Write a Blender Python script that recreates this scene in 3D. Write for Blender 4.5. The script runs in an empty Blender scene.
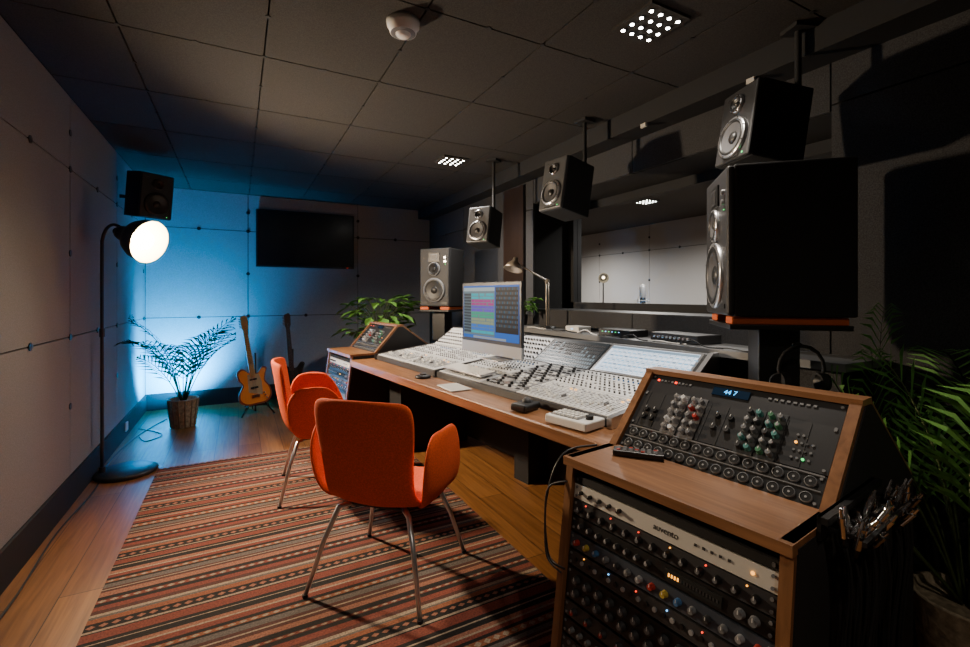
import bpy, bmesh, math, random
from mathutils import Matrix, Vector
random.seed(7)
V=Vector
# ------------------------------------------------------------------ materials
MATS={}
def mat(name,col,rough=.5,metal=0.,emit=None,es=0.,noise=None,bump=0.,coat=0.,spec=None):
    if name in MATS: return MATS[name]
    m=bpy.data.materials.new(name); m.use_nodes=True
    nt=m.node_tree; b=nt.nodes['Principled BSDF']
    c=(col[0],col[1],col[2],1)
    b.inputs['Base Color'].default_value=c
    b.inputs['Roughness'].default_value=rough
    b.inputs['Metallic'].default_value=metal
    if spec is not None: b.inputs['Specular IOR Level'].default_value=spec
    if coat: b.inputs['Coat Weight'].default_value=coat
    if emit:
        b.inputs['Emission Color'].default_value=(emit[0],emit[1],emit[2],1)
        b.inputs['Emission Strength'].default_value=es
    if noise:
        sc,amt=noise
        tc=nt.nodes.new('ShaderNodeTexCoord'); n=nt.nodes.new('ShaderNodeTexNoise')
        n.inputs['Scale'].default_value=sc; n.inputs['Detail'].default_value=4
        nt.links.new(tc.outputs['Object'],n.inputs['Vector'])
        r=nt.nodes.new('ShaderNodeValToRGB')
        r.color_ramp.elements[0].position=.32; r.color_ramp.elements[1].position=.68
        r.color_ramp.elements[0].color=tuple(x*(1-amt) for x in col)+(1,)
        r.color_ramp.elements[1].color=tuple(min(1,x*(1+amt)) for x in col)+(1,)
        nt.links.new(n.outputs['Fac'],r.inputs['Fac']); nt.links.new(r.outputs['Color'],b.inputs['Base Color'])
        if bump:
            bp=nt.nodes.new('ShaderNodeBump'); bp.inputs['Strength'].default_value=bump; bp.inputs['Distance'].default_value=.01
            nt.links.new(n.outputs['Fac'],bp.inputs['Height']); nt.links.new(bp.outputs['Normal'],b.inputs['Normal'])
    MATS[name]=m; return m
def wood(name,c1,c2,axis=0,rough=.4,scale=1.):
    m=bpy.data.materials.new(name); m.use_nodes=True; nt=m.node_tree; b=nt.nodes['Principled BSDF']
    tc=nt.nodes.new('ShaderNodeTexCoord'); mp=nt.nodes.new('ShaderNodeMapping')
    s=[22*scale]*3; s[axis]=1.3*scale; mp.inputs['Scale'].default_value=s
    n=nt.nodes.new('ShaderNodeTexNoise'); n.inputs['Scale'].default_value=2.2; n.inputs['Detail'].default_value=6; n.inputs['Distortion'].default_value=.6
    r=nt.nodes.new('ShaderNodeValToRGB'); r.color_ramp.elements[0].position=.3; r.color_ramp.elements[1].position=.72
    r.color_ramp.elements[0].color=(*c1,1); r.color_ramp.elements[1].color=(*c2,1)
    nt.links.new(tc.outputs['Object'],mp.inputs['Vector']); nt.links.new(mp.outputs['Vector'],n.inputs['Vector'])
    nt.links.new(n.outputs['Fac'],r.inputs['Fac']); nt.links.new(r.outputs['Color'],b.inputs['Base Color'])
    b.inputs['Roughness'].default_value=rough
    return m
def floor_mat():
    m=bpy.data.materials.new('oak_planks'); m.use_nodes=True; nt=m.node_tree; b=nt.nodes['Principled BSDF']
    tc=nt.nodes.new('ShaderNodeTexCoord'); mp=nt.nodes.new('ShaderNodeMapping'); mp.inputs['Rotation'].default_value=(0,0,math.radians(90))
    br=nt.nodes.new('ShaderNodeTexBrick'); br.inputs['Scale'].default_value=1
    br.inputs['Brick Width'].default_value=1.9; br.inputs['Row Height'].default_value=.17; br.inputs['Mortar Size'].default_value=.0022
    br.inputs['Color1'].default_value=(.23,.098,.030,1); br.inputs['Color2'].default_value=(.33,.150,.050,1); br.inputs['Mortar'].default_value=(.05,.02,.007,1)
    br.offset=.37
    nt.links.new(tc.outputs['Object'],mp.inputs['Vector']); nt.links.new(mp.outputs['Vector'],br.inputs['Vector'])
    m2=nt.nodes.new('ShaderNodeMapping'); m2.inputs['Scale'].default_value=(30,1.6,30)
    n=nt.nodes.new('ShaderNodeTexNoise'); n.inputs['Scale'].default_value=1.5; n.inputs['Detail'].default_value=6; n.inputs['Distortion'].default_value=.8
    nt.links.new(tc.outputs['Object'],m2.inputs['Vector']); nt.links.new(m2.outputs['Vector'],n.inputs['Vector'])
    r=nt.nodes.new('ShaderNodeValToRGB'); r.color_ramp.elements[0].color=(.6,.55,.5,1); r.color_ramp.elements[1].color=(1.1,1.1,1.1,1)
    r.color_ramp.elements[0].position=.3; r.color_ramp.elements[1].position=.7
    nt.links.new(n.outputs['Fac'],r.inputs['Fac'])
    mx=nt.nodes.new('ShaderNodeMix'); mx.data_type='RGBA'; mx.blend_type='MULTIPLY'; mx.inputs['Factor'].default_value=1
    nt.links.new(br.outputs['Color'],mx.inputs['A']); nt.links.new(r.outputs['Color'],mx.inputs['B'])
    nt.links.new(mx.outputs['Result'],b.inputs['Base Color'])
    b.inputs['Roughness'].default_value=.36
    return m
def glass_mat():
    m=bpy.data.materials.new('window_glass'); m.use_nodes=True; nt=m.node_tree
    for n in list(nt.nodes): nt.nodes.remove(n)
    o=nt.nodes.new('ShaderNodeOutputMaterial'); t=nt.nodes.new('ShaderNodeBsdfTransparent'); g=nt.nodes.new('ShaderNodeBsdfGlossy')
    t.inputs['Color'].default_value=(.97,.98,.98,1); g.inputs['Roughness'].default_value=.02
    mx=nt.nodes.new('ShaderNodeMixShader'); mx.inputs[0].default_value=.035
    nt.links.new(t.outputs[0],mx.inputs[1]); nt.links.new(g.outputs[0],mx.inputs[2]); nt.links.new(mx.outputs[0],o.inputs[0])
    return m
felt=mat('felt_grey',(.26,.262,.272),.95,noise=(190,.16),bump=.05)
felt_b=mat('felt_grey_back',(.33,.335,.35),.95,noise=(190,.16),bump=.05)
felt_d=mat('felt_charcoal',(.036,.036,.039),.95,noise=(190,.5),bump=.08)
felt_c=mat('felt_ceiling',(.031,.028,.025),.95,noise=(190,.45),bump=.08)
black=mat('black_paint',(.008,.008,.009),.45)
blackm=mat('black_matte',(.009,.009,.010),.8)
void=mat('gap_black',(.004,.004,.004),.9)
dgrey=mat('dark_grey',(.035,.035,.038),.5)
mgrey=mat('mid_grey',(.16,.165,.175),.45)
lgrey=mat('light_grey',(.34,.35,.37),.42,.2)
silver=mat('silver_panel',(.74,.75,.76),.4,.1)
alu=mat('aluminium',(.7,.7,.72),.28,.9)
chrome=mat('chrome',(.85,.85,.86),.12,1)
white=mat('white_plastic',(.78,.78,.76),.45)
cream=mat('cream_panel',(.60,.58,.53),.4)
orange=mat('orange_fabric',(.80,.095,.012),.85,noise=(160,.15),bump=.1)
opad=mat('orange_foam',(.60,.12,.03),.8)
red=mat('red_plastic',(.4,.03,.02),.4)
green=mat('green_plastic',(.07,.22,.12),.4)
blue=mat('blue_plastic',(.05,.15,.35),.4)
yellow=mat('yellow_plastic',(.5,.36,.06),.4)
teal=mat('teal_plastic',(.08,.25,.24),.4)
def led(n,c,s=6): return mat('led_'+n,c,.4,emit=c,es=s)
Lr=led('red',(1,.05,.02),2.5); Lg=led('green',(.1,1,.25),1.2); Lb=led('blue',(.15,.5,1),3); Lo=led('amber',(1,.4,.05),2.5); Lw=led('white',(.9,.95,1),2)
desk_w=wood('walnut_desk',(.17,.068,.024),(.34,.155,.064),0)
rack_w=wood('walnut_rack',(.18,.078,.031),(.33,.155,.068),0)
rack_wy=wood('walnut_rack_side',(.16,.068,.027),(.29,.135,.057),2)
post_w=wood('brown_panel',(.012,.007,.005),(.024,.013,.009),2)
glass=glass_mat()
# ------------------------------------------------------------------ mesh builder
def frame(o,x,y,z):
    x,y,z=V(x).normalized(),V(y).normalized(),V(z).normalized()
    return Matrix(((x[0],y[0],z[0],o[0]),(x[1],y[1],z[1],o[1]),(x[2],y[2],z[2],o[2]),(0,0,0,1)))
def axisM(p,d):
    d=V(d).normalized(); a=V((0,0,1)) if abs(d.z)<.95 else V((1,0,0))
    x=a.cross(d).normalized(); y=d.cross(x); return frame(p,x,y,d)
def smooth(pts,n=6,closed=False):
    pts=[V(p) for p in pts]; out=[]; N=len(pts); rng=N if closed else N-1
    for i in range(rng):
        if closed: p0,p1,p2,p3=pts[i-1],pts[i],pts[(i+1)%N],pts[(i+2)%N]
        else: p0,p1,p2,p3=pts[max(i-1,0)],pts[i],pts[i+1],pts[min(i+2,N-1)]
        for k in range(n):
            t=k/n
            out.append(.5*((2*p1)+(-p0+p2)*t+(2*p0-5*p1+4*p2-p3)*t*t+(-p0+3*p1-3*p2+p3)*t**3))
    if not closed: out.append(pts[-1])
    return out
class MB:
    def __init__(s): s.v=[];s.f=[];s.m=[];s.s=[];s.mats=[]
    def mi(s,m):
        if m not in s.mats: s.mats.append(m)
        return s.mats.index(m)
    def add(s,vs,fs,m,sm=False,M=None):
        o=len(s.v); k=s.mi(m)
        for p in vs: s.v.append(tuple(M@V(p)) if M is not None else tuple(p))
        for f in fs:
            s.f.append([i+o for i in f]); s.m.append(k); s.s.append(sm)
    def box(s,c,d,m,M=None,top=None):
        x,y,z=d[0]/2,d[1]/2,d[2]/2
        vs=[(c[0]+a*x,c[1]+b*y,c[2]+e*z) for e in(-1,1) for b in(-1,1) for a in(-1,1)]
        fs=[(0,2,3,1),(4,5,7,6),(0,1,5,4),(2,6,7,3),(0,4,6,2),(1,3,7,5)]
        s.add(vs,fs,m,False,M)
    def b2(s,lo,hi,m,M=None):
        s.box([(lo[i]+hi[i])/2 for i in range(3)],[abs(hi[i]-lo[i]) for i in range(3)],m,M)
    def bbox(s,c,d,m,bev=.006,seg=2,M=None):
        bm=bmesh.new(); bmesh.ops.create_cube(bm,size=1)
        for v in bm.verts: v.co=V((v.co.x*d[0],v.co.y*d[1],v.co.z*d[2]))
        bmesh.ops.bevel(bm,geom=bm.edges[:],offset=bev,segments=seg,affect='EDGES',profile=.5)
        bm.verts.index_update()
        s.add([(v.co.x+c[0],v.co.y+c[1],v.co.z+c[2]) for v in bm.verts],[[v.index for v in f.verts] for f in bm.faces],m,False,M); bm.free()
    def cyl(s,p0,p1,r0,m,r1=None,seg=12,M=None,cap=True):
        if r1 is None: r1=r0
        p0,p1=V(p0),V(p1); A=axisM(p0,p1-p0); L=(p1-p0).length; vs=[];fs=[]
        for r,z in((r0,0),(r1,L)):
            for i in range(seg):
                a=2*math.pi*i/seg; vs.append(A@V((r*math.cos(a),r*math.sin(a),z)))
        for i in range(seg): j=(i+1)%seg; fs.append((i,j,seg+j,seg+i))
        s.add(vs,fs,m,True,M)
        if cap:
            s.add(vs[:seg],[list(range(seg))[::-1]],m,False,M); s.add(vs[seg:],[list(range(seg))],m,False,M)
    def lathe(s,prof,m,seg=24,M=None,sm=True):
        vs=[];fs=[]
        for r,z in prof:
            for i in range(seg):
                a=2*math.pi*i/seg; vs.append((max(r,1e-5)*math.cos(a),max(r,1e-5)*math.sin(a),z))
        for k in range(len(prof)-1):
            for i in range(seg):
                j=(i+1)%seg; fs.append((k*seg+i,k*seg+j,(k+1)*seg+j,(k+1)*seg+i))
        s.add(vs,fs,m,sm,M)
    def sphere(s,c,r,m,M=None,seg=14):
        T=Matrix.Translation(c); 
        if M is not None: T=M@T
        s.lathe([(r*math.sin(math.pi*k/8),-r*math.cos(math.pi*k/8)) for k in range(9)],m,seg,T)
    def tube(s,pts,r,m,seg=8,M=None,n=0,r2=None):
        if n: pts=smooth(pts,n)
        pts=[V(p) for p in pts]; N=len(pts); vs=[];fs=[]; x=None
        for i,p in enumerate(pts):
            t=(pts[min(i+1,N-1)]-pts[max(i-1,0)]).normalized()
            if x is None: x=t.orthogonal().normalized()
            else:
                x=(x-t*x.dot(t)); x=x.normalized() if x.length>1e-6 else t.orthogonal().normalized()
            y=t.cross(x); rr=r if r2 is None else r+(r2-r)*i/(N-1)
            for k in range(seg):
                a=2*math.pi*k/seg; vs.append(p+x*rr*math.cos(a)+y*rr*math.sin(a))
        for i in range(N-1):
            for k in range(seg):
                j=(k+1)%seg; fs.append((i*seg+k,i*seg+j,(i+1)*seg+j,(i+1)*seg+k))
        fs.append(list(range(seg))[::-1]); fs.append([(N-1)*seg+k for k in range(seg)])
        s.add(vs,fs,m,True,M)
    def prism(s,pts,vec,m,M=None):
        n=len(pts); vec=V(vec); a=[V(p) for p in pts]; b=[p+vec for p in a]
        fs=[list(range(n))[::-1],[n+i for i in range(n)]]+[(i,(i+1)%n,n+(i+1)%n,n+i) for i in range(n)]
        s.add(a+b,fs,m,False,M)
    def quad(s,a,b,c,d,m,M=None): s.add([a,b,c,d],[(0,1,2,3)],m,False,M)
    def clamp(s,lo,hi):
        s.v=[tuple(min(max(p[i],lo[i]),hi[i]) for i in range(3)) for p in s.v]
    def obj(s,name,M=None,parent=None,fixn=True):
        me=bpy.data.meshes.new(name); me.from_pydata(s.v,[],s.f); me.update()
        for m in s.mats: me.materials.append(m)
        me.polygons.foreach_set('material_index',s.m); me.polygons.foreach_set('use_smooth',s.s)
        if fixn:
            bm=bmesh.new(); bm.from_mesh(me); bmesh.ops.recalc_face_normals(bm,faces=bm.faces); bm.to_mesh(me); bm.free()
        o=bpy.data.objects.new(name,me); bpy.context.collection.objects.link(o)
        if parent: o.parent=parent
        if M is not None:
            if parent: o.matrix_local=M
            else: o.matrix_world=M
        return o
def empty(name,M=None):
    e=bpy.data.objects.new(name,None); bpy.context.collection.objects.link(e); e.empty_display_size=.1
    if M is not None: e.matrix_world=M
    return e
def text(name,body,size,m,M,parent):
    cu=bpy.data.curves.new(name,'FONT'); cu.body=body; cu.size=size; cu.extrude=.0004; cu.align_x='CENTER'; cu.align_y='CENTER'
    cu.materials.append(m); o=bpy.data.objects.new(name,cu); bpy.context.collection.objects.link(o); o.parent=parent; o.matrix_local=M; return o
def RZ(deg,loc=(0,0,0)): return Matrix.Translation(loc)@Matrix.Rotation(math.radians(deg),4,'Z')
# ------------------------------------------------------------------ room
XL,XR,YB,YF,H=-.92,2.48,6.34,-1.7,2.53
g=.004
def seams(a,b,start,step):
    out=[a]; x=start
    while x<b-.02:
        if x>a+.02: out.append(x)
        x+=step
    return out+[b]
def panels(mb,kind,pos,us,vs,m,th=.02,sgn=1,dots=True):
    for i in range(len(us)-1):
        for j in range(len(vs)-1):
            u0,u1,v0,v1=us[i]+g,us[i+1]-g,vs[j]+g,vs[j+1]-g
            p0,p1=pos-sgn*th,pos
            if kind=='x': mb.b2((p0,u0,v0),(p1,u1,v1),m)
            elif kind=='y': mb.b2((u0,p0,v0),(u1,p1,v1),m)
            else: mb.b2((u0,v0,p0),(u1,v1,p1),m)
    if dots:
        for i,u in enumerate(us):
            for j,v in enumerate(vs):
                L=[(u,v)]
                if i+1<len(us): L.append((.5*(u+us[i+1]),v))
                if j+1<len(vs): L.append((u,.5*(v+vs[j+1])))
                for (a,b) in L:
                    if a<us[0]+.03 or a>us[-1]-.03 or b<vs[0]+.03 or b>vs[-1]-.03: continue
                    e=.005*sgn
                    if kind=='x': mb.cyl((pos-e,a,b),(pos+e,a,b),.021,black,seg=12)
                    elif kind=='y': mb.cyl((a,pos-e,b),(a,pos+e,b),.021,black,seg=12)
                    else: mb.cyl((a,b,pos-e),(a,b,pos+e*.6),.012,blackm,seg=10)
zs=[.18,1.04,2.08,H]
mb=MB(); mb.b2((XL-.15,YF-.15,0),(XL-.02,YB+.15,H),void); panels(mb,'x',XL,seams(YF,YB,3.73-1.25*5,1.25),zs,felt,sgn=1); mb.b2((XL-.02,YF,0),(XL-.012,YB,.18),void); mb.obj('wall_left')
mb=MB(); mb.b2((XL-.02,YB+.02,0),(XR+.6,YB+.15,H),void); panels(mb,'y',YB,seams(XL,XR,.105-1.33*2,1.33),zs,felt_b,sgn=-1); mb.obj('wall_back')
mb=MB(); mb.b2((XL-.02,YF-.15,0),(XR+.15,YF-.02,H),void); panels(mb,'y',YF,seams(XL,XR,.105-1.33*2,1.33),zs,felt_d,sgn=1); mb.obj('wall_front')
WY0,WY1,WZ0,WZ1=1.15,3.65,1.17,2.17
XG=2.95
mb=MB()
x0,x1=XR+.02,XG+.06
mb.b2((x0,YF-.15,0),(x1,WY0,H),void); mb.b2((x0,WY1,0),(x1,YB+.02,H),void)
mb.b2((x0,WY0,0),(x1,WY1,WZ0),black); mb.b2((x0,WY0,WZ1),(x1,WY1,H),void)
panels(mb,'x',XR,[YF,-.3,WY0],[.18,2.2,H],felt_d,sgn=-1,dots=False)
panels(mb,'x',XR,[WY1,4.18,5.2,YB],[.18,1.1,2.12,H],felt_d,sgn=-1)
panels(mb,'x',XR,[WY0,2.4,WY1],[.18,WZ0],felt_d,sgn=-1,dots=False)
panels(mb,'x',XR,[WY0,2.4,WY1],[WZ1,H],felt_d,sgn=-1,dots=False)
mb.obj('wall_right')
mb=MB(); mb.b2((XR-.03,3.78,.18),(XR,4.16,H-.15),post_w); mb.obj('trim_1')
mb=MB()
for (a,b) in (((XG-.05,WY0,WZ0),(XG+.05,WY1,WZ0+.06)),((XG-.05,WY0,WZ1-.07),(XG+.05,WY1,WZ1)),((XG-.05,WY0,WZ0),(XG+.05,WY0+.05,WZ1)),((XG-.05,WY1-.08,WZ0),(XG+.05,WY1,WZ1))): mb.b2(a,b,blackm)
mb.b2((XG-.004,WY0+.05,WZ0+.06),(XG+.004,WY1-.08,WZ1-.07),glass)
mb.obj('window_1')
mb=MB(); mb.b2((2.30,-.2,2.40),(XR,YB,H),blackm)
for y in (1.42,2.12): mb.b2((2.285,y-.02,2.375),(2.30,y+.02,2.40),cream)
mb.obj('trim_2')
mb=MB(); mb.b2((XL-.15,YF-.15,-.1),(XG+.06,YB+.15,0),floor_mat()); mb.obj('floor')
mb=MB(); mb.b2((XL-.15,YF-.15,H+.02),(XG+.06,YB+.15,H+.14),void)
panels(mb,'z',H,seams(XL,XR,.116-.6*3,.6),seams(YF,YB,2.63-.77*6,.77),felt_c,sgn=-1); mb.obj('ceiling')
for nm,a,b in (('baseboard_left',(XL,YF,0),(XL+.014,YB,.18)),('baseboard_back',(XL+.014,YB-.014,0),(XR-.014,YB,.18)),('baseboard_right',(XR-.014,YF,0),(XR,YB,.18))):
    mb=MB(); mb.b2(a,b,blackm); mb.obj(nm)
mb=MB(); mb.b2((2.16,.95,.985),(XR-.002,4.05,1.02),mgrey); mb.b2((2.24,1.0,.18),(XR-.002,4.0,.985),felt_d); mb.b2((2.28,1.0,0),(XR-.016,4.0,.18),black); mb.obj('window_ledge')
# live room behind glass
mb=MB(); LX=6.3
lr=mat('felt_live',(.42,.41,.40),.95,noise=(150,.12))
mb.b2((LX+.02,-.2,0),(LX+.1,9.2,H+.1),void); panels(mb,'x',LX,seams(0,9,.7,1.25),[0,1.04,2.08,H],lr,sgn=-1); mb.obj('wall_live_room')
mb=MB(); mb.b2((XG+.06,9,0),(LX,9.1,H),lr); mb.b2((XG+.06,-.1,0),(LX,0,H),lr); mb.obj('wall_live_room_side')
mb=MB(); mb.b2((XG+.06,-.1,-.1),(LX+.1,9.1,0),mat('live_floor',(.14,.09,.055),.5)); mb.obj('floor_live_room')
mb=MB(); mb.b2((XG+.06,-.1,H),(LX+.1,9.1,H+.1),felt_c); mb.obj('ceiling_live_room')
# ------------------------------------------------------------------ ceiling lights
bulb=mat('led_cell',(1,.95,.85),.4,emit=(1,.95,.85),es=40)
def downlight(x,y,power,n=4,sp=.055,z=H,col=(1,.93,.84),ang=125,soft=.04):
    mb=MB(); w=n*sp+.02
    mb.box((0,0,-.006),(w,w,.012),felt_c)
    for i in range(n):
        for j in range(n):
            px,py=(i-(n-1)/2)*sp,(j-(n-1)/2)*sp
            mb.cyl((px,py,-.011),(px,py,-.016),.014,black,seg=12); mb.cyl((px,py,-.0155),(px,py,-.018),.0088,bulb,seg=12)
    mb.obj('ceiling_spotlight',Matrix.Translation((x,y,z)))
    l=bpy.data.lights.new('spot','SPOT'); l.energy=power; l.color=col; l.spot_size=math.radians(ang); l.spot_blend=1; l.shadow_soft_size=soft
    o=bpy.data.objects.new('spot_lamp',l); o.location=(x,y,z-.07); bpy.context.collection.objects.link(o)
downlight(1.64,1.48,115,ang=106,col=(1,.89,.76)); downlight(1.71,3.84,160,ang=142,col=(1,.92,.84)); downlight(.42,-.35,38,ang=150,col=(1,.86,.70))  # last fixture is an added fill light, unseen behind the camera
downlight(4.7,4.3,330,col=(1,.93,.86),ang=165); downlight(4.9,6.6,420,col=(1,.93,.86),ang=165); downlight(3.55,2.9,160,col=(1,.93,.86),ang=150)  # last one is added out of view to light the microphone's front
mb=MB(); mb.lathe([(0,-.05),(.022,-.05),(.026,-.042),(.045,-.040),(.05,-.022),(.055,-.018),(.058,0),(0,0)],white,28,Matrix.Scale(1.3,4))
mb.lathe([(.0275,-.044),(.043,-.041)],mgrey,28,Matrix.Scale(1.3,4))
mb.obj('smoke_detector',Matrix.Translation((.654,2.0,H)))
# ------------------------------------------------------------------ rug
RC={'r':(.19,.045,.026),'s':(.28,.115,.068),'b':(.012,.009,.007),'c':(.33,.25,.17),'d':(.08,.028,.019),'g':(.12,.10,.085),'o':(.25,.085,.037)}
RM={k:mat('rug_'+k,v,.95,noise=(140,.35),bump=.3) for k,v in RC.items()}
mb=MB(); y=1.12; x0,x1=-.526,1.243; ytop=4.16; k=0
seq=[('r',.04),('b',.008),('c',.010),('b',.012),('Zsb',.024),('b',.012),('o',.03),('g',.012),('c',.014),('d',.025),('r',.03),('b',.024),('Zcr',.02),('b',.024),('s',.035),('d',.016),('c',.008),('d',.016),('g',.026),('b',.016),('Zco',.026),('b',.016),('r',.025),('c',.008),('s',.024),('b',.034),('c',.006),('b',.016)]
while y<ytop:
    c,w=seq[k%len(seq)]; k+=1; w*=random.choice((.8,1,1.2)); y2=min(y+w,ytop)
    if c[0]=='Z':
        n=44; dx=(x1-x0)/n
        for i in range(n):
            xa=x0+i*dx; mb.b2((xa,y,0),(xa+dx,y2,.0078),RM[c[2]])
            ym=.5*(y+y2); h=.0083
            mb.quad((xa+.1*dx,ym,h),(xa+.5*dx,y+.002,h),(xa+.9*dx,ym,h),(xa+.5*dx,y2-.002,h),RM[c[1]])
    else: mb.b2((x0,y,0),(x1,y2,.008),RM[c])
    y=y2
for i in range(120):
    x=x0+(i+.5)*(x1-x0)/120; mb.tube([(x,ytop,.005),(x+random.uniform(-.006,.006),ytop+.035,.003)],.002,RM['c'],4)
mb.obj('striped_rug',fixn=False)
# ------------------------------------------------------------------ TV
mb=MB(); mb.bbox((0,-.03,0),(1.18,.05,.71),black,.006)
mb.b2((-.575,-.0575,-.335),(.575,-.055,.34),mat('tv_glass',(.004,.005,.006),.22)); mb.box((0,-.002,0),(.4,.02,.3),dgrey)
mb.box((.5,-.058,-.346),(.02,.002,.004),Lr)
mb.obj('wall_television',Matrix.Translation((.78,YB-.013,2.003)))
# ------------------------------------------------------------------ speakers
cone=mat('cone_grey',(.07,.07,.075),.6); surr=mat('rubber_black',(.012,.012,.012),.4); face_d=mat('baffle_dark',(.022,.022,.024),.5); face_s=mat('baffle_grey',(.020,.020,.021),.6); face_h=mat('baffle_silver',(.075,.077,.08),.45,.2)
def driver(mb,x,z,r,yf,conem=cone,rim=None):
    M=frame((x,yf,z),(1,0,0),(0,0,1),(0,-1,0)); q=r
    mb.lathe([(q*1.14,0),(q*1.14,.01),(q*1.1,.014),(q*1.0,.015)],rim or alu,32,M)
    mb.lathe([(q*1.0,.015),(q*.95,.018),(q*.88,.018),(q*.82,.012)],surr,32,M)
    mb.lathe([(q*.82,.012),(q*.6,.007),(q*.34,.002)],conem,32,M)
    mb.lathe([(q*.34,.002),(q*.3,.008),(q*.16,.013),(0,.015)],surr,32,M)
    for i in range(8):
        a=i*math.pi/4+.39; p=(q*1.07*math.cos(a),q*1.07*math.sin(a),.012); mb.cyl(p,(p[0],p[1],.017),.003,black,seg=6,M=M)
def big_speaker(face,W=.40,Hh=.60,D=.44):
    k=W/.40
    mb=MB(); mb.bbox((0,.012,Hh/2),(W,D-.024,Hh),blackm,.008)
    mb.bbox((0,-D/2+.014,Hh/2),(W-.006,.03,Hh-.006),face,.012,3); yf=-D/2-.001
    driver(mb,0,.17,.125*k,yf,rim=None if k==1 else mgrey,conem=cone if k==1 else surr); driver(mb,0,.385,.062,yf,rim=None if k==1 else mgrey,conem=cone if k==1 else surr)
    mb.box((0,yf-.003,.505),(.13,.008,.09),surr); mb.box((0,yf-.008,.505),(.075,.004,.06),mgrey)
    for i in range(7): mb.box((0,yf-.011,.482+i*.0078),(.07,.003,.002),black)
    mb.cyl((.15*k,yf,.50),(.15*k,yf-.012,.50),.011,alu,seg=14); mb.cyl((.15*k,yf,.46),(.15*k,yf-.012,.46),.011,alu,seg=14)
    mb.box((.15*k,yf-.002,.43),(.008,.003,.004),Lg)
    mb.box((-.13*k,yf-.002,.04),(.07,.003,.018),surr); mb.box((.13*k,yf-.002,.04),(.07,.003,.018),surr)
    return mb
def fdir(fx,fy): return math.degrees(math.atan2(fx,-fy))
big_speaker(face_d).obj('studio_monitor_speaker',RZ(fdir(-.73,.683),(1.994,1.14,1.215)))
FS=fdir(-.80,-.60)
big_speaker(face_s,.35,.60,.32).obj('studio_monitor_speaker',RZ(FS,(1.89,4.48,1.18)))
def spk_stand(x,y,ang,ztop,padm,W=.38,D=.42):
    mb=MB(); mb.bbox((0,0,.015),(.30,.30,.03),black,.004); mb.bbox((0,0,ztop/2),(.15,.15,ztop-.07),black,.004)
    mb.bbox((0,0,ztop-.04),(W,D,.02),black,.003)
    for sx in(-1,1): mb.bbox((sx*W*.34,0,ztop-.0155),(.1,D-.02,.029),padm,.004)
    mb.obj('speaker_stand',RZ(ang,(x,y,0)))
spk_stand(1.994,1.14,fdir(-.73,.683),1.214,opad); spk_stand(1.89,4.48,FS,1.179,opad,.35,.34)
def small_speaker(loc,fx,fy,tilt,W,Hh,D,face,wallx=None):
    R=RZ(fdir(fx,fy),loc)@Matrix.Rotation(math.radians(tilt),4,'X'); e=empty('wall_mounted_speaker' if wallx else 'hanging_speaker',RZ(fdir(fx,fy),loc))
    dk=wallx is not None
    mb=MB(); mb.bbox((0,.01,0),(W,D-.02,Hh),blackm,.006); mb.bbox((0,-D/2+.012,0),(W-.004,.026,Hh-.004),face,.01,3); yf=-D/2-.001
    driver(mb,0,-Hh*.18,W*.34,yf,surr if dk else cone,black if dk else None); driver(mb,0,Hh*.27,W*.15,yf,surr,black if dk else None)
    mb.box((-W*.32,yf-.002,Hh*.4),(.02,.003,.006),dgrey); mb.box((W*.33,yf-.002,-Hh*.44),(.006,.003,.006),Lg)
    mb.box((0,yf-.002,-Hh*.45),(W*.45,.003,.012),surr)
    mb.obj('cabinet',Matrix.Rotation(math.radians(tilt),4,'X'),e)
    mb=MB()
    mb.box((0,D/2-.0,.0),(.09,.03,.14),blackm); mb.box((0,D/2+.035,0),(.04,.06,.05),blackm)
    if wallx is None:
        zt=H-loc[2]; mb.cyl((0,D/2+.05,-.04),(0,D/2+.05,zt-.02),.014,blackm,seg=12); mb.box((0,D/2+.05,zt-.01),(.10,.10,.018),blackm)
    mb.obj('bracket',None,e)
    if wallx is not None:
        mb=MB(); a=V((0,D/2+.05,0)); bw=RZ(fdir(fx,fy),loc).inverted()@V((wallx,loc[1]+.12,loc[2]))
        mb.tube([a,bw],.016,black,8); mb.obj('wall_arm',None,e)
    return e
small_speaker((2.10,1.25,2.05),-.88,.35,-9,.24,.34,.26,face_d)
small_speaker((1.97,2.50,2.02),-1,-.12,-10,.22,.36,.26,face_h)
small_speaker((1.91,3.57,1.89),-.85,-.50,-10,.22,.32,.22,face_h)
small_speaker((-.68,4.9,2.16),.55,-.8,8,.26,.38,.24,black,wallx=XL+.01)
# ------------------------------------------------------------------ floor lamp
e=empty('floor_lamp',Matrix.Translation((-.72,4.2,0)))
steel=mat('lamp_grey_metal',(.05,.055,.06),.4,.6)
mb=MB(); mb.lathe([(0,0),(.185,0),(.19,.006),(.19,.022),(.18,.03),(.03,.034),(0,.034)],steel,40); mb.obj('base',None,e)
mb=MB(); mb.tube([(-.14,0,.03),(-.14,0,1.0),(-.14,0,1.60),(-.135,-.01,1.70),(-.11,-.03,1.77),(-.07,-.06,1.80),(-.03,-.09,1.79),(0,-.10,1.76)],.011,steel,10,n=5)
mb.cyl((-.14,0,1.0),(-.14,0,1.06),.017,steel,seg=12); mb.cyl((-.14,0,.03),(-.14,0,.07),.02,steel,seg=12); mb.obj('pole',None,e)
ax=V((.78,-.55,-.30)).normalized(); hc=V((.035,-.12,1.725))
A=axisM(hc,ax)
shw=mat('shade_inner_white',(.85,.83,.78),.5)
mb=MB(); prof=[(.0,-.08),(.045,-.08),(.055,-.05),(.06,.0),(.085,.02),(.12,.055),(.142,.10),(.155,.17)]
mb.lathe(prof,steel,36,A); mb.lathe([(r-.003 if r>.01 else 0,z+.003) for r,z in prof[3:]],shw,36,A); mb.lathe([(.155,.17),(.152,.173)],steel,36,A)
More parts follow.
